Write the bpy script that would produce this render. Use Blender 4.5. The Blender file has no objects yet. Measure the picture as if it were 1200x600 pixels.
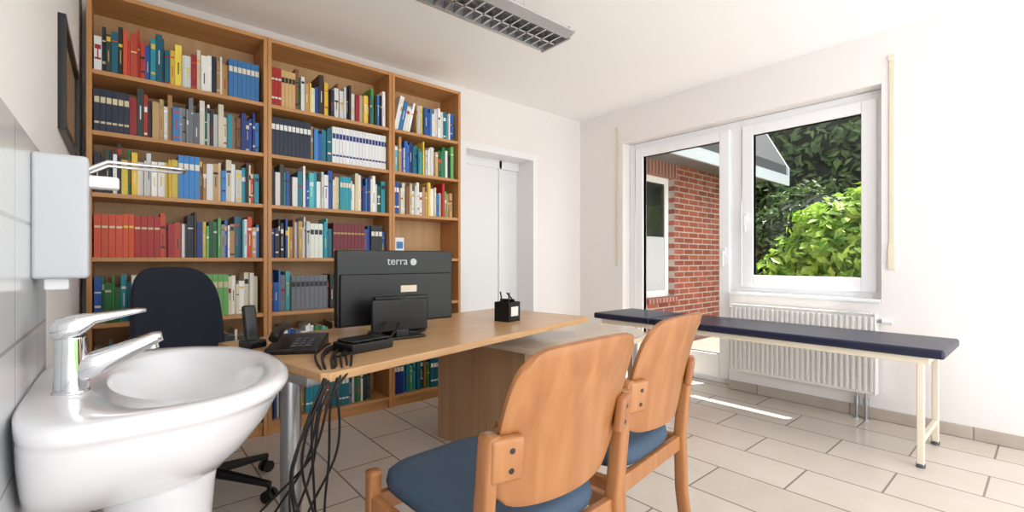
import bpy, bmesh, math, random
from mathutils import Vector, Matrix
random.seed(7)
sc=bpy.context.scene
def lin(c):
    return tuple(((v/255)/12.92 if v/255<=0.04045 else (((v/255)+0.055)/1.055)**2.4) for v in c)
# ---------------------------------------------------------------- materials
def newmat(name):
    m=bpy.data.materials.new(name); m.use_nodes=True
    nt=m.node_tree; b=nt.nodes['Principled BSDF']
    return m,nt,b
def mat(name,rgb,rough=.5,metal=0,var=.06,scale=8,bump=0,coat=0,spec=.5):
    m,nt,b=newmat(name); c=lin(rgb)
    n=nt.nodes.new('ShaderNodeTexNoise'); n.inputs['Scale'].default_value=scale; n.inputs['Detail'].default_value=4
    tc=nt.nodes.new('ShaderNodeTexCoord'); nt.links.new(tc.outputs['Object'],n.inputs['Vector'])
    r=nt.nodes.new('ShaderNodeValToRGB')
    r.color_ramp.elements[0].color=tuple(v*(1-var) for v in c)+(1,)
    r.color_ramp.elements[1].color=tuple(min(1,v*(1+var)) for v in c)+(1,)
    nt.links.new(n.outputs['Fac'],r.inputs['Fac']); nt.links.new(r.outputs['Color'],b.inputs['Base Color'])
    b.inputs['Roughness'].default_value=rough; b.inputs['Metallic'].default_value=metal
    b.inputs['Coat Weight'].default_value=coat; b.inputs['Specular IOR Level'].default_value=spec
    if bump:
        bp=nt.nodes.new('ShaderNodeBump'); bp.inputs['Strength'].default_value=bump; bp.inputs['Distance'].default_value=.004
        n2=nt.nodes.new('ShaderNodeTexNoise'); n2.inputs['Scale'].default_value=scale*12; n2.inputs['Detail'].default_value=3
        nt.links.new(tc.outputs['Object'],n2.inputs['Vector'])
        nt.links.new(n2.outputs['Fac'],bp.inputs['Height']); nt.links.new(bp.outputs['Normal'],b.inputs['Normal'])
    return m
def wood(name,rgb1,rgb2,stretch=(25,25,1.6),rough=.4):
    m,nt,b=newmat(name)
    tc=nt.nodes.new('ShaderNodeTexCoord'); mp=nt.nodes.new('ShaderNodeMapping'); mp.inputs['Scale'].default_value=stretch
    n=nt.nodes.new('ShaderNodeTexNoise'); n.inputs['Scale'].default_value=1.0; n.inputs['Detail'].default_value=6; n.inputs['Distortion'].default_value=.6
    r=nt.nodes.new('ShaderNodeValToRGB'); r.color_ramp.elements[0].position=.3; r.color_ramp.elements[1].position=.7
    r.color_ramp.elements[0].color=lin(rgb1)+(1,); r.color_ramp.elements[1].color=lin(rgb2)+(1,)
    nt.links.new(tc.outputs['Object'],mp.inputs['Vector']); nt.links.new(mp.outputs['Vector'],n.inputs['Vector'])
    nt.links.new(n.outputs['Fac'],r.inputs['Fac']); nt.links.new(r.outputs['Color'],b.inputs['Base Color'])
    b.inputs['Roughness'].default_value=rough
    return m
def bricktex(name,axes,c1,c2,cm,bw,rh,ms,offset=.5,rough=.5,bump=.3,off=(0,0),ov=.25):
    m,nt,b=newmat(name)
    tc=nt.nodes.new('ShaderNodeTexCoord'); s=nt.nodes.new('ShaderNodeSeparateXYZ'); c=nt.nodes.new('ShaderNodeCombineXYZ')
    nt.links.new(tc.outputs['Object'],s.inputs[0])
    nt.links.new(s.outputs[axes[0]],c.inputs[0]); nt.links.new(s.outputs[axes[1]],c.inputs[1])
    mp=nt.nodes.new('ShaderNodeMapping'); mp.inputs['Location'].default_value=(off[0],off[1],0)
    nt.links.new(c.outputs[0],mp.inputs['Vector'])
    t=nt.nodes.new('ShaderNodeTexBrick'); t.offset=offset
    nt.links.new(mp.outputs[0],t.inputs['Vector'])
    t.inputs['Scale'].default_value=1; t.inputs['Brick Width'].default_value=bw; t.inputs['Row Height'].default_value=rh
    t.inputs['Mortar Size'].default_value=ms; t.inputs['Mortar Smooth'].default_value=.1
    t.inputs['Color1'].default_value=lin(c1)+(1,); t.inputs['Color2'].default_value=lin(c2)+(1,); t.inputs['Mortar'].default_value=lin(cm)+(1,)
    n=nt.nodes.new('ShaderNodeTexNoise'); n.inputs['Scale'].default_value=6; n.inputs['Detail'].default_value=6
    nt.links.new(tc.outputs['Object'],n.inputs['Vector'])
    mx=nt.nodes.new('ShaderNodeMixRGB'); mx.blend_type='OVERLAY'; mx.inputs[0].default_value=ov
    nt.links.new(t.outputs['Color'],mx.inputs[1]); nt.links.new(n.outputs['Fac'],mx.inputs[2])
    nt.links.new(mx.outputs[0],b.inputs['Base Color']); b.inputs['Roughness'].default_value=rough
    bp=nt.nodes.new('ShaderNodeBump'); bp.invert=True; bp.inputs['Strength'].default_value=bump; bp.inputs['Distance'].default_value=.004
    nt.links.new(t.outputs['Fac'],bp.inputs['Height']); nt.links.new(bp.outputs[0],b.inputs['Normal'])
    return m
M_wall=mat('wall_plaster',(238,233,230),.85,var=.01,scale=4,bump=.25)
M_ceil=mat('ceiling_paint',(253,252,251),.9,var=.005,scale=3)
M_white=mat('white_lacquer',(240,240,240),.35,var=.01)
M_pvc=mat('white_pvc',(244,245,247),.3,var=.01)
M_rad=mat('radiator_enamel',(236,234,230),.35,var=.01)
M_floor=bricktex('floor_tiles',(1,0),(214,203,192),(206,195,183),(138,127,117),.60,.30,.0045,rough=.15,bump=.25,off=(.1,.08),ov=.12)
M_skirt=bricktex('skirting_tiles',(1,2),(184,172,160),(176,164,152),(136,128,120),.60,.30,.004,rough=.4)
M_skirtx=bricktex('skirting_tiles_x',(0,2),(184,172,160),(176,164,152),(136,128,120),.60,.30,.004,rough=.4)
M_wtile=bricktex('white_wall_tiles',(1,2),(230,231,233),(226,228,231),(190,190,190),.30,.225,.004,offset=0,rough=.15,bump=.2,ov=.05)
M_shelf=wood('beech_shelf',(188,132,78),(206,152,96),(2,20,20),.45)
M_shelfv=wood('beech_upright',(186,130,76),(204,148,92),(20,20,1.5),.45)
M_backp=wood('beech_backpanel',(194,152,106),(208,170,126),(16,16,1.2),.55)
M_desk=wood('desk_wood',(192,148,102),(208,166,120),(2,22,22),.28)
M_cab=wood('cabinet_wood',(162,126,94),(180,144,110),(30,30,1.2),.4)
M_slab=wood('sidetable_wood',(200,182,160),(210,194,174),(2,22,22),.15)
M_chair=wood('chair_beech',(148,94,52),(170,116,70),(22,22,2),.33)
M_blue=mat('chair_upholstery',(54,75,96),.7,var=.12,scale=60,bump=.3)
M_navy=mat('couch_vinyl',(24,29,56),.35,var=.05,bump=.1)
M_cream=mat('cream_metal',(230,220,200),.35,var=.01)
M_black=mat('black_plastic',(17,17,19),.35,var=.1)
M_gloss=mat('black_gloss',(10,10,12),.12,var=.1)
M_fabric=mat('dark_fabric',(28,34,48),.9,var=.2,scale=80,bump=.4)
M_chrome=mat('chrome',(225,226,228),.07,1,var=.0)
M_silver=mat('brushed_silver',(176,178,182),.3,1,var=.02)
M_alu=mat('louver_aluminium',(205,205,205),.25,1,var=.02)
M_grey=mat('light_grey_plastic',(192,195,199),.45,var=.01)
M_lamp=mat('lamp_housing',(184,184,186),.4,.6,var=.01)
M_dgrey=mat('dark_grey_plastic',(85,86,90),.5)
M_ceramic=mat('sink_ceramic',(236,236,239),.08,var=.0,coat=.5)
M_brick=bricktex('red_brick',(0,2),(158,84,66),(122,62,50),(170,160,152),.25,.075,.008,rough=.85,bump=.6)
M_bricky=bricktex('red_brick_y',(1,2),(158,84,66),(122,62,50),(170,160,152),.25,.075,.008,rough=.85,bump=.6)
M_soldier=bricktex('brick_soldier',(2,0),(150,80,64),(126,64,52),(170,160,152),.30,.075,.008,offset=0,rough=.85)
M_pave=bricktex('terrace_paving',(0,1),(150,126,114),(140,116,106),(110,100,92),.4,.2,.006,rough=.8)
M_grass=mat('grass',(80,110,50),.95,var=.4,scale=10)
M_bark=mat('bark',(80,62,48),.9,var=.3,bump=.6)
M_roof=mat('roof_slate',(44,46,52),.7,var=.2)
M_fascia=mat('fascia_grey',(160,166,172),.5)
M_soff=mat('soffit',(110,112,116),.6)
M_belt=mat('shutter_belt',(226,214,190),.7)
M_paper=mat('paper',(232,232,228),.8)
M_yellow=mat('yellow_plastic',(222,206,80),.5)
M_print=mat('picture_print',(150,120,90),.6,var=.6,scale=14)
M_lblue=mat('blue_label',(60,130,190),.5)
def leafmat(name,c1,c2):
    m,nt,b=newmat(name)
    o=nt.nodes.new('ShaderNodeTexNoise'); o.inputs['Scale'].default_value=5
    tc=nt.nodes.new('ShaderNodeTexCoord'); nt.links.new(tc.outputs['Object'],o.inputs['Vector'])
    r=nt.nodes.new('ShaderNodeValToRGB'); r.color_ramp.elements[0].position=.35; r.color_ramp.elements[1].position=.65
    r.color_ramp.elements[0].color=lin(c1)+(1,); r.color_ramp.elements[1].color=lin(c2)+(1,)
    nt.links.new(o.outputs['Fac'],r.inputs['Fac']); nt.links.new(r.outputs[0],b.inputs['Base Color'])
    b.inputs['Roughness'].default_value=.5
    t=nt.nodes.new('ShaderNodeBsdfTranslucent'); nt.links.new(r.outputs[0],t.inputs['Color'])
    mx=nt.nodes.new('ShaderNodeMixShader'); mx.inputs[0].default_value=.35
    nt.links.new(b.outputs[0],mx.inputs[1]); nt.links.new(t.outputs[0],mx.inputs[2])
    nt.links.new(mx.outputs[0],nt.nodes['Material Output'].inputs['Surface'])
    return m
M_leafb=leafmat('leaf_bright',(96,138,44),(166,192,82))
M_leafd=leafmat('leaf_dark',(36,58,30),(84,108,54))
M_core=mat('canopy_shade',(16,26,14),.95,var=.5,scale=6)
def glassmat():
    m,nt,b=newmat('window_glass'); nt.nodes.remove(b)
    t=nt.nodes.new('ShaderNodeBsdfTransparent'); t.inputs[0].default_value=(.97,.99,.98,1)
    g=nt.nodes.new('ShaderNodeBsdfGlossy'); g.inputs['Roughness'].default_value=.02
    mx=nt.nodes.new('ShaderNodeMixShader'); mx.inputs[0].default_value=.03
    nt.links.new(t.outputs[0],mx.inputs[1]); nt.links.new(g.outputs[0],mx.inputs[2])
    nt.links.new(mx.outputs[0],nt.nodes['Material Output'].inputs['Surface'])
    return m
M_glass=glassmat()
# ---------------------------------------------------------------- helpers
def link(o): sc.collection.objects.link(o); return o
def empty(name,loc=(0,0,0),rz=0):
    e=bpy.data.objects.new(name,None); e.location=loc; e.rotation_euler=(0,0,rz); e.empty_display_size=.1
    return link(e)
def box(bm,x0,x1,y0,y1,z0,z1,mi=0,M=None):
    vs=[Vector((x,y,z)) for z in(z0,z1) for y in(y0,y1) for x in(x0,x1)]
    if M is not None: vs=[M@v for v in vs]
    b=[bm.verts.new(v) for v in vs]
    for f in((0,2,3,1),(4,5,7,6),(0,1,5,4),(2,6,7,3),(0,4,6,2),(1,3,7,5)):
        fc=bm.faces.new([b[i] for i in f]); fc.material_index=mi
def finish(bm,name,mats,parent=None,bevel=0,seg=2,smooth=False,loc=(0,0,0),rot=(0,0,0),subsurf=0,autos=True):
    bmesh.ops.recalc_face_normals(bm,faces=bm.faces)
    me=bpy.data.meshes.new(name); bm.to_mesh(me); bm.free()
    for m in (mats if isinstance(mats,(list,tuple)) else [mats]): me.materials.append(m)
    o=link(bpy.data.objects.new(name,me)); o.location=loc; o.rotation_euler=rot
    if parent: o.parent=parent
    if bevel:
        b=o.modifiers.new('bev','BEVEL'); b.width=bevel; b.segments=seg; b.limit_method='ANGLE'; b.angle_limit=.6
    if subsurf:
        s=o.modifiers.new('sub','SUBSURF'); s.levels=subsurf; s.render_levels=subsurf
    if smooth or bevel or subsurf:
        for p in me.polygons: p.use_smooth=True
        if not subsurf and not smooth:
            w=o.modifiers.new('wn','WEIGHTED_NORMAL'); w.keep_sharp=True
    return o
def boxes(name,lst,mats,parent=None,bevel=0,**k):
    bm=bmesh.new()
    for b in lst: box(bm,*b[:6],mi=(b[6] if len(b)>6 else 0))
    return finish(bm,name,mats,parent,bevel,**k)
def tube(name,pts,r,m,parent=None,res=3,cyclic=False,nurbs=False,loc=(0,0,0)):
    cu=bpy.data.curves.new(name,'CURVE'); cu.dimensions='3D'; cu.bevel_depth=r; cu.bevel_resolution=res; cu.use_fill_caps=True
    sets=pts if isinstance(pts[0][0],(list,tuple,Vector)) else [pts]
    for ps in sets:
        if nurbs:
            s=cu.splines.new('NURBS'); s.points.add(len(ps)-1)
            for p,q in zip(s.points,ps): p.co=(*q,1)
            s.use_endpoint_u=True; s.order_u=4; s.resolution_u=8
        else:
            s=cu.splines.new('POLY'); s.points.add(len(ps)-1)
            for p,q in zip(s.points,ps): p.co=(*q,1)
        s.use_cyclic_u=cyclic
    cu.materials.append(m)
    o=link(bpy.data.objects.new(name,cu)); o.location=loc
    if parent: o.parent=parent
    return o
def cyl(bm,p0,p1,r0,r1=None,n=20,mi=0):
    r1=r0 if r1 is None else r1
    p0=Vector(p0);p1=Vector(p1); d=(p1-p0).normalized()
    a=d.orthogonal().normalized(); b=d.cross(a)
    R=[[bm.verts.new(p+(a*math.cos(2*math.pi*i/n)+b*math.sin(2*math.pi*i/n))*r) for i in range(n)] for p,r in((p0,r0),(p1,r1))]
    for i in range(n):
        f=bm.faces.new((R[0][i],R[0][(i+1)%n],R[1][(i+1)%n],R[1][i])); f.material_index=mi
    f=bm.faces.new(R[0][::-1]); f.material_index=mi
    f=bm.faces.new(R[1]); f.material_index=mi
def prism(bm,poly,z0,z1,mi=0):
    a=[bm.verts.new((x,y,z0)) for x,y in poly]; b=[bm.verts.new((x,y,z1)) for x,y in poly]
    n=len(poly)
    for i in range(n):
        bm.faces.new((a[i],a[(i+1)%n],b[(i+1)%n],b[i])).material_index=mi
    bm.faces.new(a[::-1]).material_index=mi; bm.faces.new(b).material_index=mi
def loft(bm,rings,cap0=True,cap1=True,mi=0):
    V=[[bm.verts.new(p) for p in r] for r in rings]
    n=len(rings[0])
    for a,b in zip(V,V[1:]):
        for i in range(n): bm.faces.new((a[i],a[(i+1)%n],b[(i+1)%n],b[i])).material_index=mi
    if cap0: bm.faces.new(V[0][::-1]).material_index=mi
    if cap1: bm.faces.new(V[-1]).material_index=mi
XL,XR,YB,YN,H=-.15,3.805,3.327,-1.1,2.55
# ---------------------------------------------------------------- room shell
boxes('floor',[(XL-.2,XR+.14,-.8,YB+.3,-.1,0)],M_floor)
boxes('ceiling',[(XL-.2,XR+.3,-.9,YB+.3,H,H+.15)],M_ceil)
boxes('wall_left',[(XL-.2,XL,-.3,YB+.3,0,H)],M_wall)
boxes('wall_back',[(XL,2.28,YB,YB+.3,0,H),(3.12,XR,YB,YB+.3,0,H),(2.28,3.12,YB,YB+.3,2.05,H)],M_wall)
boxes('wall_right',[(XR,XR+.3,YN,.73,0,H),(XR,XR+.3,2.77,YB+.3,0,H),(XR,XR+.3,.73,2.77,2.21,H),(XR,XR+.3,.73,1.72,0,.77)],M_wall)
boxes('baseboard_right',[(XR-.012,XR,-.8,1.72,0,.075)],M_skirt,bevel=.002)
boxes('baseboard_far_right',[(XR-.012,XR,2.77,YB,0,.075)],M_skirt,bevel=.002)
boxes('baseboard_back',[(3.17,XR-.012,YB-.012,YB,0,.075),(2.07,2.23,YB-.012,YB,0,.075)],M_skirtx,bevel=.002)
boxes('baseboard_left',[(XL,XL+.012,1.66,YB,0,.075)],M_skirt,bevel=.002)
boxes('trim_wall_tiles',[(XL,XL+.008,-.2,1.655,0,1.305)],M_wtile)
# door in back wall
d=empty('door_1',(0,0,0))
boxes('frame',[(2.24,2.30,YB-.012,YB,0,2.09),(3.10,3.16,YB-.012,YB,0,2.09),(2.30,3.10,YB-.012,YB,2.03,2.09),
  (2.28,2.30,YB,YB+.27,0,2.05),(3.10,3.12,YB,YB+.27,0,2.05),(2.30,3.10,YB,YB+.27,2.03,2.05)],M_white,d)
boxes('leaf',[(2.30,2.86,YB+.22,YB+.26,0.005,2.03),(2.865,3.10,YB+.235,YB+.265,0.005,2.03)],M_white,d,.003)
boxes('inner_frame',[(2.84,2.875,YB+.20,YB+.24,0,2.03),(2.30,3.10,YB+.20,YB+.235,1.95,2.03)],M_white,d,.003)
# window / balcony door
def rectframe(y0,y1,z0,z1,w,x0,x1,wb=None):
    wb=wb or w
    return [(x0,x1,y0,y0+w,z0,z1),(x0,x1,y1-w,y1,z0,z1),(x0,x1,y0+w,y1-w,z1-w,z1),(x0,x1,y0+w,y1-w,z0,z0+wb)]
w=empty('window_1')
boxes('outer_frame',rectframe(.732,1.745,.77,2.208,.07,3.925,3.985),M_pvc,w,.004)
boxes('sash',rectframe(.775,1.66,.83,2.15,.085,3.900,3.965,.10),M_pvc,w,.006)
boxes('seal',rectframe(.852,1.583,.922,2.073,.008,3.915,3.96),M_black,w)
boxes('glass',[(3.935,3.941,.855,1.58,.925,2.07)],M_glass,w)
boxes('handle',[(3.888,3.900,1.612,1.640,1.36,1.44),(3.862,3.888,1.618,1.634,1.39,1.406),(3.856,3.872,1.616,1.636,1.28,1.41)],M_white,w,.004)
boxes('sill',[(XR-.015,3.925,.732,1.72,.770,.792)],M_pvc,w,.004)
w=empty('door_2')
boxes('outer_frame',rectframe(1.745,2.768,.0,2.208,.06,3.925,3.985),M_pvc,w,.004)
boxes('sash',rectframe(1.765,2.69,.045,2.15,.085,3.900,3.965,.20),M_pvc,w,.006)
boxes('seal',rectframe(1.842,2.613,.237,2.073,.008,3.915,3.96),M_black,w)
boxes('glass',[(3.935,3.941,1.845,2.61,.24,2.07)],M_glass,w)
boxes('handle',[(3.888,3.900,1.79,1.818,1.08,1.16),(3.862,3.888,1.797,1.813,1.11,1.126),(3.856,3.872,1.795,1.815,1.0,1.13)],M_white,w,.004)
for i,(y,z0) in enumerate([(.676,1.05),(2.83,1.05)]):
    s=empty('shutter_belt')
    boxes('belt',[(XR-.012,XR-.004,y-.012,y+.012,z0,2.36)],M_belt,s,.001)
    boxes('guide',[(XR-.018,XR,y-.018,y+.018,2.34,2.38),(XR-.014,XR,y-.02,y+.02,z0-.06,z0+.10)],M_cream,s,.003)
# ---------------------------------------------------------------- radiator
r=empty('radiator')
bm=bmesh.new()
y0,y1,z0,z1=.745,1.675,.175,.70
box(bm,3.715,3.722,y0,y1,z0,z1); box(bm,3.775,3.782,y0,y1,z0,z1)
n=28; st=(y1-y0)/n
for i in range(n):
    a=y0+i*st
    box(bm,3.700,3.716,a+st*.22,a+st*.78,z0+.02,z1-.02)
finish(bm,'panel',M_rad,r,.005)
bm=bmesh.new()
box(bm,3.705,3.785,y0-.004,y0+.004,z0,z1); box(bm,3.705,3.785,y1-.004,y1+.004,z0,z1)
for i in range(46):
    a=y0+.01+i*(y1-y0-.02)/45
    box(bm,3.712,3.778,a-.002,a+.002,z1-.006,z1+.002)
box(bm,3.702,3.712,y0,y1,z1-.004,z1+.004); box(bm,3.776,3.786,y0,y1,z1-.004,z1+.004)
box(bm,3.782,XR,y0+.15,y0+.18,.3,.6); box(bm,3.782,XR,y1-.18,y1-.15,.3,.6)
finish(bm,'grille',M_rad,r,.0015)
bm=bmesh.new()
for yy in(.80,.85):
    cyl(bm,(3.75,yy,.0),(3.75,yy,.18),.009); cyl(bm,(3.75,yy,0),(3.75,yy,.012),.02); cyl(bm,(3.75,yy,.09),(3.75,yy,.14),.016)
cyl(bm,(3.745,y0,.655),(3.745,y0-.03,.655),.012); 
finish(bm,'pipes',M_silver,r,smooth=False)
bm=bmesh.new(); cyl(bm,(3.745,y0-.03,.655),(3.745,y0-.085,.655),.02,.017); finish(bm,'thermostat',M_white,r,.003)
# ---------------------------------------------------------------- bookcase
FY=3.045; BY=YB-.005
bc=empty('bookcase')
cols=[(-.125,.675),(.675,1.475),(1.475,2.06)]
shz=[.08,.40,.735,1.065,1.385,1.69,1.99]; TOP=2.385
T=.022
L=[]
for a,b in cols:
    L+=[(a+.001,a+T,FY,BY,0,TOP),(b-T,b-.001,FY,BY,0,TOP)]
boxes('uprights',L,M_shelfv,bc,.0015)
L=[]
for ci,(a,b) in enumerate(cols):
    L.append((a+T,b-T,FY+.004,BY,TOP-T,TOP))
    for z in shz: L.append((a+T,b-T,FY+.006,BY-.006,z-T,z))
    L.append((a+T,b-T,FY+.02,FY+.035,0,.058))
boxes('shelves',L,M_shelf,bc,.0015)
boxes('back_panel',[(a+T,b-T,BY-.006,BY,0,TOP-T) for a,b in cols],M_backp,bc)
P={
'dark':[(28,30,38),(38,40,52),(24,34,58),(60,40,36),(46,62,54),(30,30,30)],
'red':[(178,36,32),(196,54,38),(158,26,36),(206,78,46)],
'cream':[(228,220,196),(236,232,220),(214,200,166),(240,240,236)],
'white':[(240,240,240),(232,234,236),(224,226,222),(238,238,228)],
'blue':[(20,70,156),(26,92,176),(20,50,124),(50,128,200)],
'teal':[(10,116,136),(30,148,168),(8,96,118),(80,184,192)],
'green':[(36,122,60),(74,154,66),(20,90,56),(104,170,94)],
'tan':[(186,140,82),(160,110,62),(202,166,112),(134,88,54)],
'yellow':[(232,190,50),(238,210,80)],
'grey':[(150,152,156),(110,114,122),(186,188,192)],
'wine':[(118,18,38),(130,24,44),(108,16,32)],
'orange':[(214,80,36),(206,66,34)],
'purple':[(104,60,128),(160,60,110)],
'sky':[(44,106,160),(50,112,166)],
}
rows={
(0,6):[('dark',.1),('red',.09),('teal',.1),('yellow',.03),('white',.06),('cream',.1),('dark',.02),('tan',.04),('s_sky',.29)],
(0,5):[('s_dark',.12),('dark',.08),('tan',.1),('grey',.08),('green',.05),('dark',.04),('cream',.06),('tan',.05),('blue',.10),('cream',.03),('s_blue',.07)],
(0,4):[('dark',.1),('green',.06),('white',.1),('yellow',.05),('s_blue',.08),('tan',.05),('cream',.08),('white',.06),('dark',.04),('teal',.04),('red',.03),('cream',.05),('blue',.08)],
(0,3):[('s_red',.10),('s_orange',.05),('s_red',.09),('orange',.03),('red',.08),('dark',.06),('blue',.05),('green',.06),('grey',.04),('blue',.05),('teal',.06),('orange',.03),('blue',.06)],
(0,2):[('green',.09),('teal',.04),('white',.1),('blue',.06),('tan',.08),('yellow',.04),('s_green',.12),('cream',.14),('dark',.04)],
(0,1):[('white',.1),('red',.08),('purple',.08),('blue',.1),('cream',.1),('green',.08),('dark',.1)],
(0,0):[('dark',.15),('blue',.15),('cream',.15),('teal',.2)],
(1,6):[('s_red',.05),('s_tan',.08),('tan',.08),('red',.03),('dark',.1),('white',.08),('cream',.1),('yellow',.03),('green',.04),('dark',.10)],
(1,5):[('s_dark',.22),('tan',.03),('blue',.06),('teal',.03),('s_white',.38)],
(1,4):[('dark',.08),('white',.06),('blue',.07),('teal',.06),('white',.05),('blue',.06),('s_teal',.08),('cream',.08),('blue',.06),('white',.06),('dark',.04),('white',.05)],
(1,3):[('dark',.1),('tan',.04),('white',.08),('s_white',.08),('teal',.05),('s_wine',.2),('blue',.04),('s_dark',.08),('blue',.05)],
(1,2):[('blue',.06),('grey',.05),('s_grey',.2),('dark',.1),('white',.1),('blue',.1),('tan',.05)],
(1,1):[('blue',.14),('white',.1),('green',.1),('tan',.1),('blue',.12)],
(1,0):[('dark',.08),('red',.05),('blue',.05),('tan',.03),('s_teal',.09),('white',.04),('teal',.06),('s_teal',.06),('grey',.05),('green',.05),('dark',.06)],
(2,6):[('l_white',.12),('grey',.06),('blue',.06),('white',.1),('teal',.05),('blue',.05),('white',.05)],
(2,5):[('teal',.06),('blue',.08),('teal',.07),('yellow',.02),('white',.1),('green',.05),('dark',.05),('tan',.04),('green',.05)],
(2,4):[('s_blue',.05),('cream',.1),('white',.08),('tan',.05),('cream',.08),('red',.06),('tan',.05)],
(2,2):[('white',.1),('green',.1),('s_dark',.1),('tan',.1)],
(2,1):[('green',.12),('white',.1),('blue',.12),('dark',.1)],
(2,0):[('s_blue',.08),('teal',.12),('green',.08),('s_teal',.1),('green',.1)],
}
V=[];F=[];C=[]
def addbox(M,x0,x1,y0,y1,z0,z1,col,page=None):
    b=len(V)
    for z in(z0,z1):
        for y in(y0,y1):
            for x in(x0,x1): V.append(tuple(M@Vector((x,y,z))))
    for k,f in enumerate(((0,2,3,1),(4,5,7,6),(0,1,5,4),(2,6,7,3),(0,4,6,2),(1,3,7,5))):
        F.append(tuple(b+i for i in f)); C.append(page if (page and k in(1,3)) else col)
def jit(c,a=.12):
    k=1+random.uniform(-a,a); return tuple(min(1,max(0,v*k)) for v in lin(c))
pg=lin((226,218,200))
for (ci,ri),spec in rows.items():
    a,b=cols[ci]; x=a+T+.006; xe=b-T-.008; z=shz[ri]
    top=(shz[ri+1]-T if ri<6 else TOP-T); clear=top-z
    for tag,wd in spec:
        series=tag.startswith('s_'); lean=tag.startswith('l_'); k=tag[2:] if (series or lean) else tag
        x1=min(xe,x+wd*1.07); sc_c=jit(random.choice(P[k])); sh=min(clear-.03,random.uniform(.21,.25)); sw=random.uniform(.018,.028)
        nb=random.choice([1,2]); bandc=jit(random.choice(P['cream'] if k in('dark','red','blue','wine','teal','green','sky') else (P['yellow'] if k=='orange' else P['blue']+P['dark'])),.05)
        if k=='wine': bandc=lin((190,150,90)); 
        bt=.14 if k not in('red','orange','wine') else .05
        while x<x1-.012:
            t=sw if series else random.uniform(.009,.032)
            if x+t>xe: t=xe-x
            if t<.008: break
            h=sh if series else min(clear-.02,random.choice([random.uniform(.175,.20),random.uniform(.20,.24),random.uniform(.22,.27)])); dp=random.uniform(.15,.19)
            y=FY+.035+(0 if series else random.uniform(0,.03))
            if series: col=tuple(v*random.uniform(.93,1.07) for v in sc_c); bc2=bandc; bh=bt
            else:
                kk=k if random.random()<.72 else random.choice(['cream','white','dark','blue','tan','teal','red','white','yellow','green'])
                col=jit(random.choice(P[kk]),.2); bc2=jit(random.choice(P['cream']+P['dark']+P['yellow']+P['white']+P['red']),.1)
                nb=random.choice([0,0,1,1,2]); bh=random.choice([.03,.06,.12])
            M=Matrix.Identity(4)
            if lean:
                an=.22; M=Matrix.Translation((x,0,z+.0))@Matrix.Rotation(an,4,'Y')@Matrix.Translation((-x,0,-z))
                M=Matrix.Translation((0,0,t*math.sin(an)))@M
            addbox(M,x,x+t-.0012,y,y+dp,z+.0005,z+h,col,pg)
            for q in range(nb):
                zz=z+h*(.68 if q==0 else .2)+ (0 if series else random.uniform(-.03,.03)); hh=h*(bh if q==0 else .05)
                addbox(M,x+t*.08,x+t*.88,y-.0006,y+.002,zz,zz+hh,bc2)
            if not series and t>.014 and random.random()<.5:
                q0=random.uniform(.25,.4)
                addbox(M,x+t*.40,x+t*.56,y-.0006,y+.002,z+h*q0,z+h*(q0+.28),bc2)
            x+=t
        if lean: x+=.05
me=bpy.data.meshes.new('books'); me.from_pydata(V,[],F)
ca=me.color_attributes.new('Col','FLOAT_COLOR','CORNER'); i=0
for p,c in zip(me.polygons,C):
    for _ in p.loop_indices: ca.data[_].color=(*c,1)
mb,nt,b_=newmat('book_covers'); at=nt.nodes.new('ShaderNodeAttribute'); at.attribute_name='Col'
nt.links.new(at.outputs['Color'],b_.inputs['Base Color']); b_.inputs['Roughness'].default_value=.45
me.materials.append(mb); books=link(bpy.data.objects.new('books',me)); books.parent=bc
z=1.0655
bm=bmesh.new(); box(bm,1.52,1.60,3.09,3.13,z,z+.02); box(bm,1.525,1.595,3.10,3.125,z+.02,z+.15); box(bm,1.535,1.585,3.0975,3.10,z+.07,z+.12,1); box(bm,1.54,1.58,3.0975,3.10,z+.03,z+.05,2)
finish(bm,'desk_clock',[M_white,M_lblue,M_grey],None,.004)
bm=bmesh.new()
loft(bm,[[(1.69+rr*math.cos(a*math.pi/12),3.12+rr*math.sin(a*math.pi/12),z+h) for a in range(24)] for rr,h in((.03,.001),(.045,.03),(.05,.05),(.046,.05),(.04,.012))])
finish(bm,'yellow_bowl',M_yellow,None,smooth=True)
bm=bmesh.new(); prism(bm,[(1.80,3.08),(1.97,3.08),(1.97,3.2),(1.80,3.2)],z,z+.012); prism(bm,[(1.81,3.09),(1.95,3.09),(1.95,3.18),(1.81,3.18)],z+.012,z+.05,1)
finish(bm,'paper_tray',[M_grey,M_paper],None,.002)
# ---------------------------------------------------------------- left wall stuff
p=empty('framed_picture')
boxes('frame',[(XL,XL+.02,2.05,2.075,1.47,1.84),(XL,XL+.02,2.675,2.70,1.47,1.84),(XL,XL+.02,2.075,2.675,1.47,1.495),(XL,XL+.02,2.075,2.675,1.815,1.84)],M_black,p,.002)
boxes('print',[(XL,XL+.006,2.075,2.675,1.495,1.815)],M_print,p)
s=empty('soap_dispenser')
boxes('housing',[(XL+.008,-.052,1.385,1.475,1.01,1.28)],M_grey,s,.008,seg=3)
boxes('bottle_neck',[(-.125,-.085,1.41,1.45,.985,1.012)],M_white,s,.004)
boxes('pump_head',[(-.06,.0,1.41,1.45,1.215,1.243)],M_white,s,.006)
tube('lever',[(-.06,1.40,1.25),(-.02,1.40,1.275),(.115,1.40,1.275),(.125,1.41,1.275),(.125,1.45,1.275),(.115,1.46,1.275),(-.02,1.46,1.275),(-.06,1.46,1.25)],.004,M_chrome,s)
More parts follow.
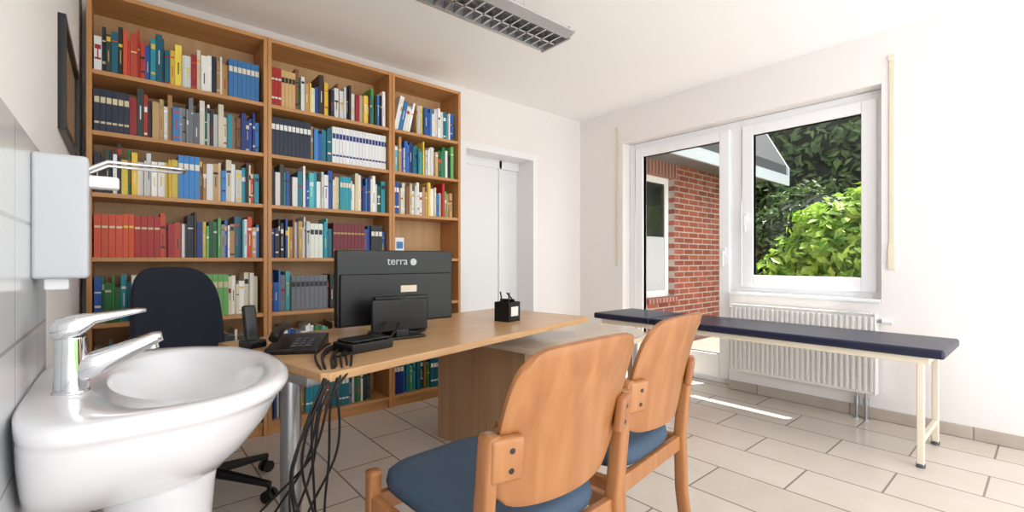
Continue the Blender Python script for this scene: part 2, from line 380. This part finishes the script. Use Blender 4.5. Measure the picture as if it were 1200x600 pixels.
# washbasin
sk=empty('washbasin'); cy=1.345; RZ=.79
def dring(hw,xf,xb,z,cx=.05,n=96,cyy=cy):
    out=[]
    for i in range(n):
        a=2*math.pi*i/n; c=math.cos(a); s_=math.sin(a)
        if c>=0: px=cx+(xf-cx)*abs(c)**(2/2.25); py=cyy+hw*math.copysign(abs(s_)**(2/2.25),s_)
        else: px=cx-(cx-xb)*abs(c)**(2/4.5); py=cyy+hw*math.copysign(abs(s_)**(2/4.5),s_)
        out.append((px,py,z))
    return out
def ering(hx,hy,cx,z,n=96,cyy=cy):
    return [(cx+hx*math.cos(2*math.pi*i/n),cyy+hy*math.sin(2*math.pi*i/n),z) for i in range(n)]
XB=XL+.009
bm=bmesh.new()
loft(bm,[dring(.17,.18,XB,.575),dring(.20,.205,XB,.59),dring(.28,.248,XB,.645),dring(.33,.285,XB,.70),dring(.352,.307,XB,.745),dring(.358,.314,XB,.757),dring(.366,.324,XB,.762),dring(.370,.328,XB,.775),
 dring(.366,.324,XB,.787),dring(.355,.312,XB+.006,.792),
 ering(.152,.30,.128,.789,cyy=cy),ering(.146,.292,.128,.783),ering(.138,.278,.126,.755),ering(.12,.24,.12,.71),ering(.085,.17,.11,.675),ering(.04,.07,.10,.662),ering(.02,.02,.10,.658)])
finish(bm,'bowl',M_ceramic,sk,smooth=True)
bm=bmesh.new()
loft(bm,[ering(.11,.105,.065,0),ering(.10,.10,.065,.05),ering(.092,.09,.07,.3),ering(.105,.10,.075,.52),ering(.12,.12,.07,.60)])
finish(bm,'pedestal',M_ceramic,sk,smooth=True)
bm=bmesh.new(); cyl(bm,(.10,cy,.655),(.10,cy,.663),.022); finish(bm,'drain',M_chrome,sk,.002)
fy=1.25; fx=-.072
fa=empty('faucet'); bm=bmesh.new()
cyl(bm,(fx,fy,.788),(fx,fy,.796),.029); cyl(bm,(fx,fy,.794),(fx,fy,.90),.0265,.024)
finish(bm,'body',M_chrome,fa,.003)
bm=bmesh.new()
def rr(c,w,h,dirv,n=20):
    d=Vector(dirv).normalized(); side=Vector((0,1,0)); up=d.cross(side)*-1
    return [tuple(Vector(c)+side*w*math.copysign(abs(math.cos(a))**.7,math.cos(a))+up*h*math.copysign(abs(math.sin(a))**.7,math.sin(a))) for a in [2*math.pi*i/n for i in range(n)]]
loft(bm,[rr((fx+.0,fy,.828),.024,.028,(1,0,.3)),rr((fx+.04,fy,.845),.022,.024,(1,0,.35)),rr((fx+.09,fy,.866),.019,.018,(1,0,.35)),rr((fx+.13,fy,.885),.018,.013,(1,0,.3)),rr((fx+.142,fy,.888),.015,.010,(1,0,.2))])
finish(bm,'spout',M_chrome,fa,smooth=True)
bm=bmesh.new()
cyl(bm,(fx+.125,fy,.884),(fx+.128,fy,.862),.011)
finish(bm,'aerator',M_chrome,fa,.001)
bm=bmesh.new()
loft(bm,[rr((fx-.03,fy,.912),.014,.012,(1,0,.15)),rr((fx-.015,fy,.915),.027,.023,(1,0,.15)),rr((fx+.012,fy,.922),.027,.022,(1,0,.1)),rr((fx+.035,fy,.934),.018,.011,(1,0,.1)),rr((fx+.10,fy,.944),.014,.006,(1,0,.12)),rr((fx+.115,fy,.945),.010,.004,(1,0,.1))])
finish(bm,'lever',M_chrome,fa,smooth=True)
# ---------------------------------------------------------------- desk
dk=empty('desk'); DZ=.72
bm=bmesh.new(); prism(bm,[(.30,2.17),(.445,1.385),(.47,1.37),(2.08,1.755),(2.10,1.78),(1.99,2.50)],DZ-.028,DZ)
finish(bm,'desktop',M_desk,dk,.004)
bm=bmesh.new(); cyl(bm,(.43,1.63,.03),(.43,1.63,DZ-.03),.032,n=32); finish(bm,'leg',M_silver,dk,.001)
A=math.atan2(.385,1.61)
bm=bmesh.new()
R=Matrix.Translation((.43,1.63,0))@Matrix.Rotation(A,4,'Z')
box(bm,-.035,.035,-.18,.55,0,.035,0,R); box(bm,-.03,.03,-.15,.5,DZ-.06,DZ-.029,0,R); box(bm,.0,1.15,.26,.30,DZ-.075,DZ-.035,0,R)
finish(bm,'metal_frame',M_silver,dk,.004)
ct=empty('low_cabinet')
bm=bmesh.new()
prism(bm,[(1.44,2.37),(1.585,1.76),(2.40,1.955),(2.26,2.565)],.0,.585)
finish(bm,'carcass',M_cab,ct,.002)
bm=bmesh.new()
pl=[(1.40,2.40),(1.50,1.86),(1.53,1.66),(1.60,1.54),(1.72,1.47),(2.2,1.50),(2.40,1.57),(2.52,1.70),(2.56,1.86),(2.40,2.62)]
prism(bm,pl,.586,.614); finish(bm,'tabletop',M_slab,ct,.004)
boxes('leg',[(2.38,2.42,1.66,1.70,0,.587)],M_silver,ct,.003)
# monitor
mo=empty('computer_monitor',(.975,1.955,DZ),.0)
boxes('screen',[(-.285,.285,-.018,.022,.045,.375)],M_black,mo,.006)
boxes('display',[(-.27,.27,.0225,.024,.06,.36)],M_gloss,mo)
bm=bmesh.new(); box(bm,-.275,.275,-.03,-.017,.05,.27); box(bm,-.13,.13,-.05,-.028,.055,.17); finish(bm,'rear_shell',M_black,mo,.008,seg=3)
bm=bmesh.new(); box(bm,-.035,.035,-.070,-.045,.012,.15); finish(bm,'neck',M_black,mo,.006)
bm=bmesh.new(); loft(bm,[[(.14*math.cos(a*math.pi/20),-.0+.095*math.sin(a*math.pi/20),h) for a in range(40)] for h in(.001,.012)]+[[(.12*math.cos(a*math.pi/20),-.0+.08*math.sin(a*math.pi/20),.018) for a in range(40)]])
finish(bm,'base',M_gloss,mo,.002)
tc=bpy.data.curves.new('label','FONT'); tc.body='terra'; tc.size=.05; tc.align_x='CENTER'; tc.extrude=.0005
to=link(bpy.data.objects.new('label',tc)); to.parent=mo; to.location=(-.01,-.0185,.310); to.rotation_euler=(math.pi/2,0,0); tc.materials.append(M_grey)
bm=bmesh.new(); cyl(bm,(.070,-.0195,.322),(.070,-.0175,.322),.016,n=24); finish(bm,'emblem',M_grey,mo)
boxes('sticker',[(.0,.08,-.0308,-.0302,.185,.215)],M_belt,mo)
bm=bmesh.new(); Rm=Matrix.Translation((.91,1.805,DZ))@Matrix.Rotation(-.05,4,'Z')
box(bm,-.125,.125,-.012,.012,.03,.165,0,Rm); box(bm,-.03,.03,-.03,.02,.0,.04,0,Rm); box(bm,-.10,.10,-.05,.03,.0,.012,0,Rm)
finish(bm,'small_display',M_black,None,.006)
# telephone
ph=empty('desk_telephone',(.50,1.80,DZ),math.radians(-30))
bm=bmesh.new()
a=[bm.verts.new(v) for v in[(-.09,-.09,0),(.09,-.09,0),(.09,.09,0),(-.09,.09,0),(-.09,-.09,.02),(.09,-.09,.02),(.09,.09,.05),(-.09,.09,.05)]]
for f in((3,2,1,0),(4,5,6,7),(0,1,5,4),(1,2,6,5),(2,3,7,6),(3,0,4,7)): bm.faces.new([a[i] for i in f])
finish(bm,'base',M_black,ph,.006)
bm=bmesh.new()
for i in range(3):
    for j in range(4):
        x=.0+i*.025; y=-.06+j*.025; zz=.02+(y+.09)/.18*.03
        box(bm,x-.008,x+.008,y-.007,y+.007,zz,zz+.004)
finish(bm,'keypad',M_dgrey,ph,.001)
tube('handset',[(-.06,-.08,.055),(-.06,-.05,.075),(-.06,.04,.09),(-.06,.075,.08)],.017,M_black,ph,nurbs=True)
cp=empty('cordless_phone',(.385,1.97,DZ),.3)
bm=bmesh.new(); box(bm,-.035,.035,-.04,.04,0,.03); finish(bm,'cradle',M_black,cp,.008)
bm=bmesh.new(); box(bm,-.024,.024,-.012,.012,.02,.16,0,Matrix.Rotation(-.2,4,'X')); finish(bm,'handset',M_black,cp,.008)
bm=bmesh.new(); Rm=Matrix.Translation((.69,1.66,DZ))@Matrix.Rotation(A,4,'Z'); box(bm,-.09,.09,-.06,.06,0,.035,0,Rm); box(bm,-.08,.08,-.05,.05,.035,.045,0,Rm)
finish(bm,'card_reader',M_black,None,.005)
# pen holder
pn=empty('pen_holder',(1.61,1.93,DZ),.2)
bm=bmesh.new(); t=.003
for b in((-.05,.05,-.05,-.05+t,0,.105),(-.05,.05,.05-t,.05,0,.105),(-.05,-.05+t,-.05,.05,0,.105),(.05-t,.05,-.05,.05,0,.105),(-.05,.05,-.05,.05,0,t),(-.002,.002,-.05,.05,0,.12)): box(bm,*b)
finish(bm,'mesh_box',M_black,pn,.001)
boxes('note_paper',[(.004,.044,-.04,.04,.004,.09),],M_paper,pn); 
bm=bmesh.new(); cyl(bm,(-.02,0,.004),(-.035,.02,.16),.004); cyl(bm,(-.03,-.02,.004),(-.02,-.03,.155),.004); cyl(bm,(.02,-.045,.095),(.02,.02,.15),.004); finish(bm,'pens',[M_black],pn)
boxes('card',[(-.03,.03,-.0515,-.0505,.03,.08)],M_paper,pn)
# cables
cb=[]
for i in range(10):
    x=.50+random.uniform(-.04,.10); y=1.62+random.uniform(-.05,.1)
    ex=.42+random.uniform(-.16,.12); ey=1.50+random.uniform(-.12,.2)
    bx=.40+random.uniform(-.04,.05); 
    cb.append([(x+.12,y+.1,DZ+.01),(x,y-.02,DZ+.012),(x-.04,1.36+random.uniform(-.01,.02),DZ+.01),(bx+.03,1.35,DZ-.06),(bx+random.uniform(-.08,.08),1.40,.45),(ex,ey,.22),(ex+random.uniform(-.08,.08),ey+.05,.02),(ex+random.uniform(0,.2),ey+random.uniform(-.05,.2),.008)])
cb.append([(.9,1.87,DZ+.03),(.85,1.80,DZ+.10),(.80,1.74,DZ+.03),(.72,1.68,DZ+.008),(.60,1.6,DZ+.008)])
cb.append([(.95,1.87,DZ+.03),(.90,1.78,DZ+.09),(.86,1.74,DZ+.02),(.74,1.64,DZ+.008),(.55,1.55,DZ+.008)])
tube('cable_bundle',cb,.0038,M_black,None,nurbs=True)
# ---------------------------------------------------------------- visitor chairs
def visitor(loc,rz):
    c=empty('visitor_chair',loc,rz)
    def leg(bm,pts,rx,ry):
        rings=[]
        for (x,y,z) in pts:
            rings.append([(x+rx*math.copysign(abs(math.cos(a))**.6,math.cos(a)),y+ry*math.copysign(abs(math.sin(a))**.6,math.sin(a)),z) for a in [2*math.pi*i/20 for i in range(20)]])
        loft(bm,rings)
    bm=bmesh.new()
    for s in(-1,1):
        leg(bm,[(s*.225,-.235,0),(s*.225,-.205,.25),(s*.225,-.20,.44),(s*.225,-.215,.60),(s*.225,-.225,.705),(s*.222,-.226,.718)],.0165,.021)
        leg(bm,[(s*.222,.26,0),(s*.222,.25,.25),(s*.222,.245,.485),(s*.222,.245,.494)],.018,.020)
    finish(bm,'legs',M_chair,c,smooth=True)
    bm=bmesh.new()
    for s in(-1,1): box(bm,s*.225-.011,s*.225+.011,-.2,.24,.385,.435)
    box(bm,-.225,.225,.232,.252,.385,.435); box(bm,-.225,.225,-.205,-.183,.385,.435)
    finish(bm,'rails',M_chair,c,.004)
    bm=bmesh.new()
    def sr(k,z,dz=0):
        out=[]
        for i in range(64):
            a=2*math.pi*i/64; cx_=math.copysign(abs(math.cos(a))**.42,math.cos(a)); sy=math.copysign(abs(math.sin(a))**.42,math.sin(a))
            hw=.200+.012*sy*0
            out.append((cx_*(hw-k),.05+sy*(.25-k),z-.012*max(0,sy)**3))
        return out
    loft(bm,[sr(.02,.437),sr(.004,.442),sr(0,.460),sr(.004,.482),sr(.018,.495),sr(.06,.500),sr(.14,.498)])
    finish(bm,'seat',M_blue,c,smooth=True)
    bm=bmesh.new(); NU,NV=24,20; G=[]
    for j in range(NV+1):
        v=j/NV; row=[]
        for i in range(NU+1):
            u=-1+2*i/NU
            e=abs(2*v-1)
            wv=(.192+.012*math.sin(v*math.pi))*(1-.07*e**9)
            zz=.555+.322*v+(.012*(1-u*u))*(1 if v>.5 else -1)*e**3
            zz-= (.022*abs(u)**12)*(1 if v>.5 else -1)*e**4
            yy=-.20-.035*v-.05*v*v-.038*(1-u*u)
            row.append(bm.verts.new((u*wv,yy,zz)))
        G.append(row)
    for j in range(NV):
        for i in range(NU): bm.faces.new((G[j][i],G[j][i+1],G[j+1][i+1],G[j+1][i]))
    o=finish(bm,'backrest',M_chair,c,smooth=True)
    sm=o.modifiers.new('sol','SOLIDIFY'); sm.thickness=.013; sm.offset=0
    bv=o.modifiers.new('bv','BEVEL'); bv.width=.004; bv.segments=2; bv.limit_method='ANGLE'
    bm=bmesh.new()
    for s in(-1,1):
        Rm=Matrix.Translation((s*.198,-.244,.672))@Matrix.Rotation(s*.30,4,'Z')@Matrix.Rotation(.12,4,'X')
        box(bm,-.036,.036,-.012,.012,-.045,.045,0,Rm)
    finish(bm,'back_brackets',M_chair,c,.009,seg=3)
    bm=bmesh.new()
    for s in(-1,1):
        for dz in(-.02,.02):
            Rm=Matrix.Translation((s*.190,-.244,.672))@Matrix.Rotation(s*.30,4,'Z')@Matrix.Rotation(.12,4,'X')
            cyl(bm,Rm@Vector((0,-.015,dz)),Rm@Vector((0,-.010,dz)),.006,n=12)
    finish(bm,'screws',M_black,c)
    return c
visitor((.745,.93,0),math.radians(3))
visitor((1.255,1.02,0),math.radians(8))
# ---------------------------------------------------------------- examination couch
co=empty('examination_couch')
bm=bmesh.new()
box(bm,3.05,3.59,.34,1.98,.562,.610); box(bm,3.05,3.59,1.985,2.52,.562,.610)
finish(bm,'pad',M_navy,co,.014,seg=4)
bm=bmesh.new()
for x in(3.08,3.53): box(bm,x,x+.03,.40,2.46,.525,.562)
for y in(.40,1.40,2.43): box(bm,3.11,3.53,y,y+.03,.530,.560)
for x in(3.08,3.53):
    for y in(.42,2.41): box(bm,x,x+.03,y,y+.03,0.012,.53)
for y in(.42,2.41): box(bm,3.10,3.54,y+.003,y+.027,.12,.145)
finish(bm,'frame',M_cream,co,.004)
bm=bmesh.new()
for x in(3.095,3.545):
    for y in(.435,2.425): cyl(bm,(x,y,0),(x,y,.02),.019)
finish(bm,'feet',M_dgrey,co)
# ---------------------------------------------------------------- office chair
oc=empty('office_chair',(.30,2.42,0),math.radians(-150))
bm=bmesh.new()
for k in range(5):
    a=2*math.pi*k/5+.55; c_,s_=math.cos(a),math.sin(a)
    cyl(bm,(.02*c_,.02*s_,.115),(.29*c_,.29*s_,.075),.024,.014,n=12)
    q=Vector((.285*c_,.285*s_,0)); n_=Vector((-s_,c_,0))
    cyl(bm,q+n_*.008+Vector((0,0,.027)),q+n_*.026+Vector((0,0,.027)),.027,n=20)
    cyl(bm,q-n_*.026+Vector((0,0,.027)),q-n_*.008+Vector((0,0,.027)),.027,n=20)
    cyl(bm,q+Vector((0,0,.03)),q+Vector((0,0,.08)),.009,n=10)
cyl(bm,(0,0,.08),(0,0,.15),.035); cyl(bm,(0,0,.15),(0,0,.30),.026); cyl(bm,(0,0,.30),(0,0,.42),.015); box(bm,-.09,.09,-.1,.1,.405,.43)
finish(bm,'star_base',M_black,oc,.003)
def pad(name,w,hgt,th,fn,m,par):
    bm=bmesh.new(); rings=[]
    for k,dd in((.5,-th/2),(.12,-th/2),(.03,-th*.38),(0,-th*.1),(0,th*.1),(.03,th*.38),(.12,th/2),(.5,th/2)):
        rings.append([fn(math.copysign(abs(math.cos(a))**.55,math.cos(a))*w*(1-k),math.copysign(abs(math.sin(a))**.55,math.sin(a))*hgt*(1-k),dd) for a in [2*math.pi*i/40 for i in range(40)]])
    loft(bm,rings); return finish(bm,name,m,par,smooth=True)
pad('seat',.235,.225,.07,lambda u,v,d:(u,v+.02,.465+d-.02*max(0,v*4)**3*.2),M_fabric,oc)
pad('backrest',.20,.27,.055,lambda u,v,d:(u*(1-.25*max(0,v)),-.235-d+.06*(u/.2)**2-.12*v,.75+v),M_fabric,oc)
tube('back_support',[(0,-.05,.42),(0,-.22,.42),(0,-.27,.50),(0,-.265,.75)],.016,M_black,oc)
# ---------------------------------------------------------------- ceiling lamp
cl=empty('pendant_louver_lamp')
x0,x1,ya,yb,zb=.16,1.765,1.575,1.845,2.19
bm=bmesh.new()
box(bm,x0,x1,ya+.045,ya+.05,zb,zb+.045); box(bm,x0,x1,yb-.05,yb-.045,zb,zb+.045)
box(bm,x0,x1,ya+.05,yb-.05,zb+.045,zb+.06); 
for s0,s1 in((ya,ya+.046),(yb,yb-.046)):
    a=[bm.verts.new(v) for v in[(x0,s1,zb),(x1,s1,zb),(x1,s0,zb+.02),(x0,s0,zb+.02),(x0,s1,zb+.01),(x1,s1,zb+.01),(x1,s0,zb+.026),(x0,s0,zb+.026)]]
    for f in((3,2,1,0),(4,5,6,7),(0,1,5,4),(1,2,6,5),(2,3,7,6),(3,0,4,7)): bm.faces.new([a[i] for i in f])
box(bm,x1-.012,x1,ya+.03,yb-.03,zb-.004,zb+.06); box(bm,x0,x0+.012,ya+.03,yb-.03,zb-.004,zb+.06)
finish(bm,'housing',M_lamp,cl,.001)
bm=bmesh.new(); nb=30
ymid=(ya+yb)/2
box(bm,x0+.012,x1-.012,ymid-.006,ymid+.006,zb,zb+.04)
for i in range(1,nb):
    x=x0+(x1-x0)*i/nb
    prism_pts=[(x-.004,zb),(x+.004,zb),(x+.0015,zb+.04),(x-.0015,zb+.04)]
    a=[bm.verts.new((p[0],ya+.05,p[1])) for p in prism_pts]; b=[bm.verts.new((p[0],yb-.05,p[1])) for p in prism_pts]
    for k in range(4): bm.faces.new((a[k],a[(k+1)%4],b[(k+1)%4],b[k]))
    bm.faces.new(a[::-1]); bm.faces.new(b)
finish(bm,'louver',M_alu,cl)
bm=bmesh.new()
for x in(.45,1.5):
    for yy in(ymid-.05,ymid+.05): cyl(bm,(x,yy,zb+.05),(x,ymid,H),.0012,n=6)
    cyl(bm,(x,ymid,H-.02),(x,ymid,H),.03)
finish(bm,'suspension',M_silver,cl)
# ---------------------------------------------------------------- exterior
boxes('ground_outside',[(XR+.14,30,-14,16,-.14,-.04)],M_grass)
boxes('terrace',[(XR+.14,6.9,-2,3.19,-.04,-.01)],M_pave)
nb_=empty('neighbour_wing')
BYo=3.2
boxes('brick_wall',[(4.105,4.87,BYo,BYo+.25,-.04,2.5),(5.5,6.95,BYo,BYo+.25,-.04,2.5),(4.87,5.5,BYo,BYo+.25,-.04,.56),(4.87,5.5,BYo,BYo+.25,2.34,2.5)],M_brick,nb_)
boxes('brick_end',[(6.75,6.949,BYo+.25,7,-.04,2.5)],M_bricky,nb_)
boxes('soldier_course',[(4.80,5.57,BYo-.003,BYo+.2,2.12,2.34)],M_soldier,nb_)
boxes('brick_sill',[(4.85,5.52,BYo-.05,BYo+.1,.52,.58)],M_soldier,nb_)
bm=bmesh.new()
for b in((4.87,4.95,BYo+.08,BYo+.14,.58,2.12),(5.42,5.5,BYo+.08,BYo+.14,.58,2.12),(4.95,5.42,BYo+.08,BYo+.14,2.04,2.12),(4.95,5.42,BYo+.08,BYo+.14,.58,.66)): box(bm,*b)
finish(bm,'window_frame',M_pvc,nb_,.004)
boxes('window_pane',[(4.95,5.42,BYo+.10,BYo+.106,.66,2.04)],M_gloss,nb_)
boxes('window_blind',[(4.96,5.41,BYo+.09,BYo+.095,.66,1.35)],M_grey,nb_)
def slab(bm,pts,th,mi=0):
    a=[bm.verts.new(p) for p in pts]; b=[bm.verts.new((p[0],p[1],p[2]+th)) for p in pts]; n=len(pts)
    for i in range(n): bm.faces.new((a[i],a[(i+1)%n],b[(i+1)%n],b[i])).material_index=mi
    bm.faces.new(a[::-1]).material_index=mi; bm.faces.new(b).material_index=mi
bm=bmesh.new(); slab(bm,[(4.4,2.66,2.36),(7.8,2.66,2.36),(7.8,4.7,6.2),(4.4,4.7,6.2)],.14)
finish(bm,'roof',M_roof,nb_)
bm=bmesh.new(); box(bm,4.4,7.8,2.62,2.655,2.19,2.34); slab(bm,[(7.80,2.63,2.20),(7.85,2.63,2.20),(7.85,4.7,6.10),(7.80,4.7,6.10)],.26); finish(bm,'fascia',M_fascia,nb_)
boxes('soffit',[(4.4,7.79,2.66,BYo,2.30,2.32)],M_soff,nb_)
boxes('added_sun_overhang',[(4.106,4.35,YN,2.6,2.52,2.60)],M_soff)  # unseen eave, added and sized to cut indoor sun to a floor strip
def foliage(name,ells,count,size,m,trunk=None,surf=.55,core=0):
    e=empty(name); V=[];F=[]
    vols=[a[3]*a[4]*a[5] for a in ells]
    for _ in range(count):
        c=random.choices(ells,[max(v,.1)**.67 for v in vols])[0]
        while True:
            d_=Vector((random.gauss(0,1),random.gauss(0,1),random.gauss(0,1)))
            if d_.length>.1: break
        d_.normalize(); k=random.uniform(surf,1)+random.gauss(0,.05)
        p=Vector((c[0]+d_.x*c[3]*k,c[1]+d_.y*c[4]*k,c[2]+d_.z*c[5]*k))
        if p.z<.02: p.z=abs(p.z)+.05
        s=size*random.uniform(.6,1.3)
        a=(Vector((random.gauss(0,1),random.gauss(0,1),random.gauss(0,.6)-.4))).normalized(); n=(d_+Vector((random.gauss(0,.6),random.gauss(0,.6),random.gauss(0,.5)+.4))).normalized()
        t=n.cross(a); 
        if t.length<.05: continue
        t.normalize(); a=t.cross(n)
        b=len(V)
        for q in (-a*s*.5, t*s*.26+a*s*-.05+n*s*.06, a*s*.6-n*s*.1, -t*s*.26-a*s*.05+n*s*.06): V.append(tuple(p+q))
        F.append((b,b+1,b+2)); F.append((b,b+2,b+3))
    me=bpy.data.meshes.new('leaves'); me.from_pydata(V,[],F); me.materials.append(m)
    o=link(bpy.data.objects.new('leaves',me)); o.parent=e
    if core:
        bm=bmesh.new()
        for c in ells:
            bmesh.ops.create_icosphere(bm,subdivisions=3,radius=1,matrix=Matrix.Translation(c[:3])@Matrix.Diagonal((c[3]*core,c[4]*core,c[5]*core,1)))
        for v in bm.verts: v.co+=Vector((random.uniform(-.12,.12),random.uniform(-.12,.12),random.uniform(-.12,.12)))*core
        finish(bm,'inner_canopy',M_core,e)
    if trunk:
        bm=bmesh.new()
        for t in trunk: cyl(bm,t[0],t[1],t[2],t[3],n=10)
        finish(bm,'trunk',M_bark,e,smooth=True)
    return e
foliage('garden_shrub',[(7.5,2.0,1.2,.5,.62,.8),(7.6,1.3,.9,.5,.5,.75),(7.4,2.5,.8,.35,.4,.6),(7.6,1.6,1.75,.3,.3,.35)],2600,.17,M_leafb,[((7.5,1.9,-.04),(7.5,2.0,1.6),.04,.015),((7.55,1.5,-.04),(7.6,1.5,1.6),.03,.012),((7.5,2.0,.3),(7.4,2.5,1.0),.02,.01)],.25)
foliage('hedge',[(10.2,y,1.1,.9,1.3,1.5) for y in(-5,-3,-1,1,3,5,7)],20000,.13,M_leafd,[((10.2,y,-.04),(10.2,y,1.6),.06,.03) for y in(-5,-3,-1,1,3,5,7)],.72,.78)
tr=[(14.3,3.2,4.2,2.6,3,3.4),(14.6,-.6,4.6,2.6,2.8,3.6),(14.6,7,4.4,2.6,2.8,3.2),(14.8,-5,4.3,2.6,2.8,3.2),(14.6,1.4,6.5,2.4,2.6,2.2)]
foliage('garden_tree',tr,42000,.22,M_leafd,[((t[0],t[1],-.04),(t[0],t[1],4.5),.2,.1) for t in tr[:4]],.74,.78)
# ---------------------------------------------------------------- light
wd=bpy.data.worlds.new('World'); sc.world=wd; wd.use_nodes=True
nt=wd.node_tree; bg=nt.nodes['Background']
bg.inputs['Color'].default_value=(.96,.975,1,1); bg.inputs['Strength'].default_value=3.15
sl=bpy.data.lights.new('sun','SUN'); sl.energy=15; sl.angle=math.radians(.6); sl.color=(1,.95,.88)
so=link(bpy.data.objects.new('sun',sl))
sd=Vector((-.42,.20,-1)); so.rotation_euler=sd.to_track_quat('-Z','Y').to_euler(); so.location=(8,-2,8)
# ---------------------------------------------------------------- camera
cam=bpy.data.cameras.new('camera'); cam.sensor_width=36; cam.lens=540/1200*36; cam.shift_y=5/1200; cam.clip_start=.02
co_=link(bpy.data.objects.new('camera',cam)); co_.location=(0,0,1.05)
co_.rotation_euler=(math.pi/2,0,-math.atan2(.6484,.7613))
sc.camera=co_
sc.view_settings.view_transform='Standard'
sc.view_settings.exposure=.0
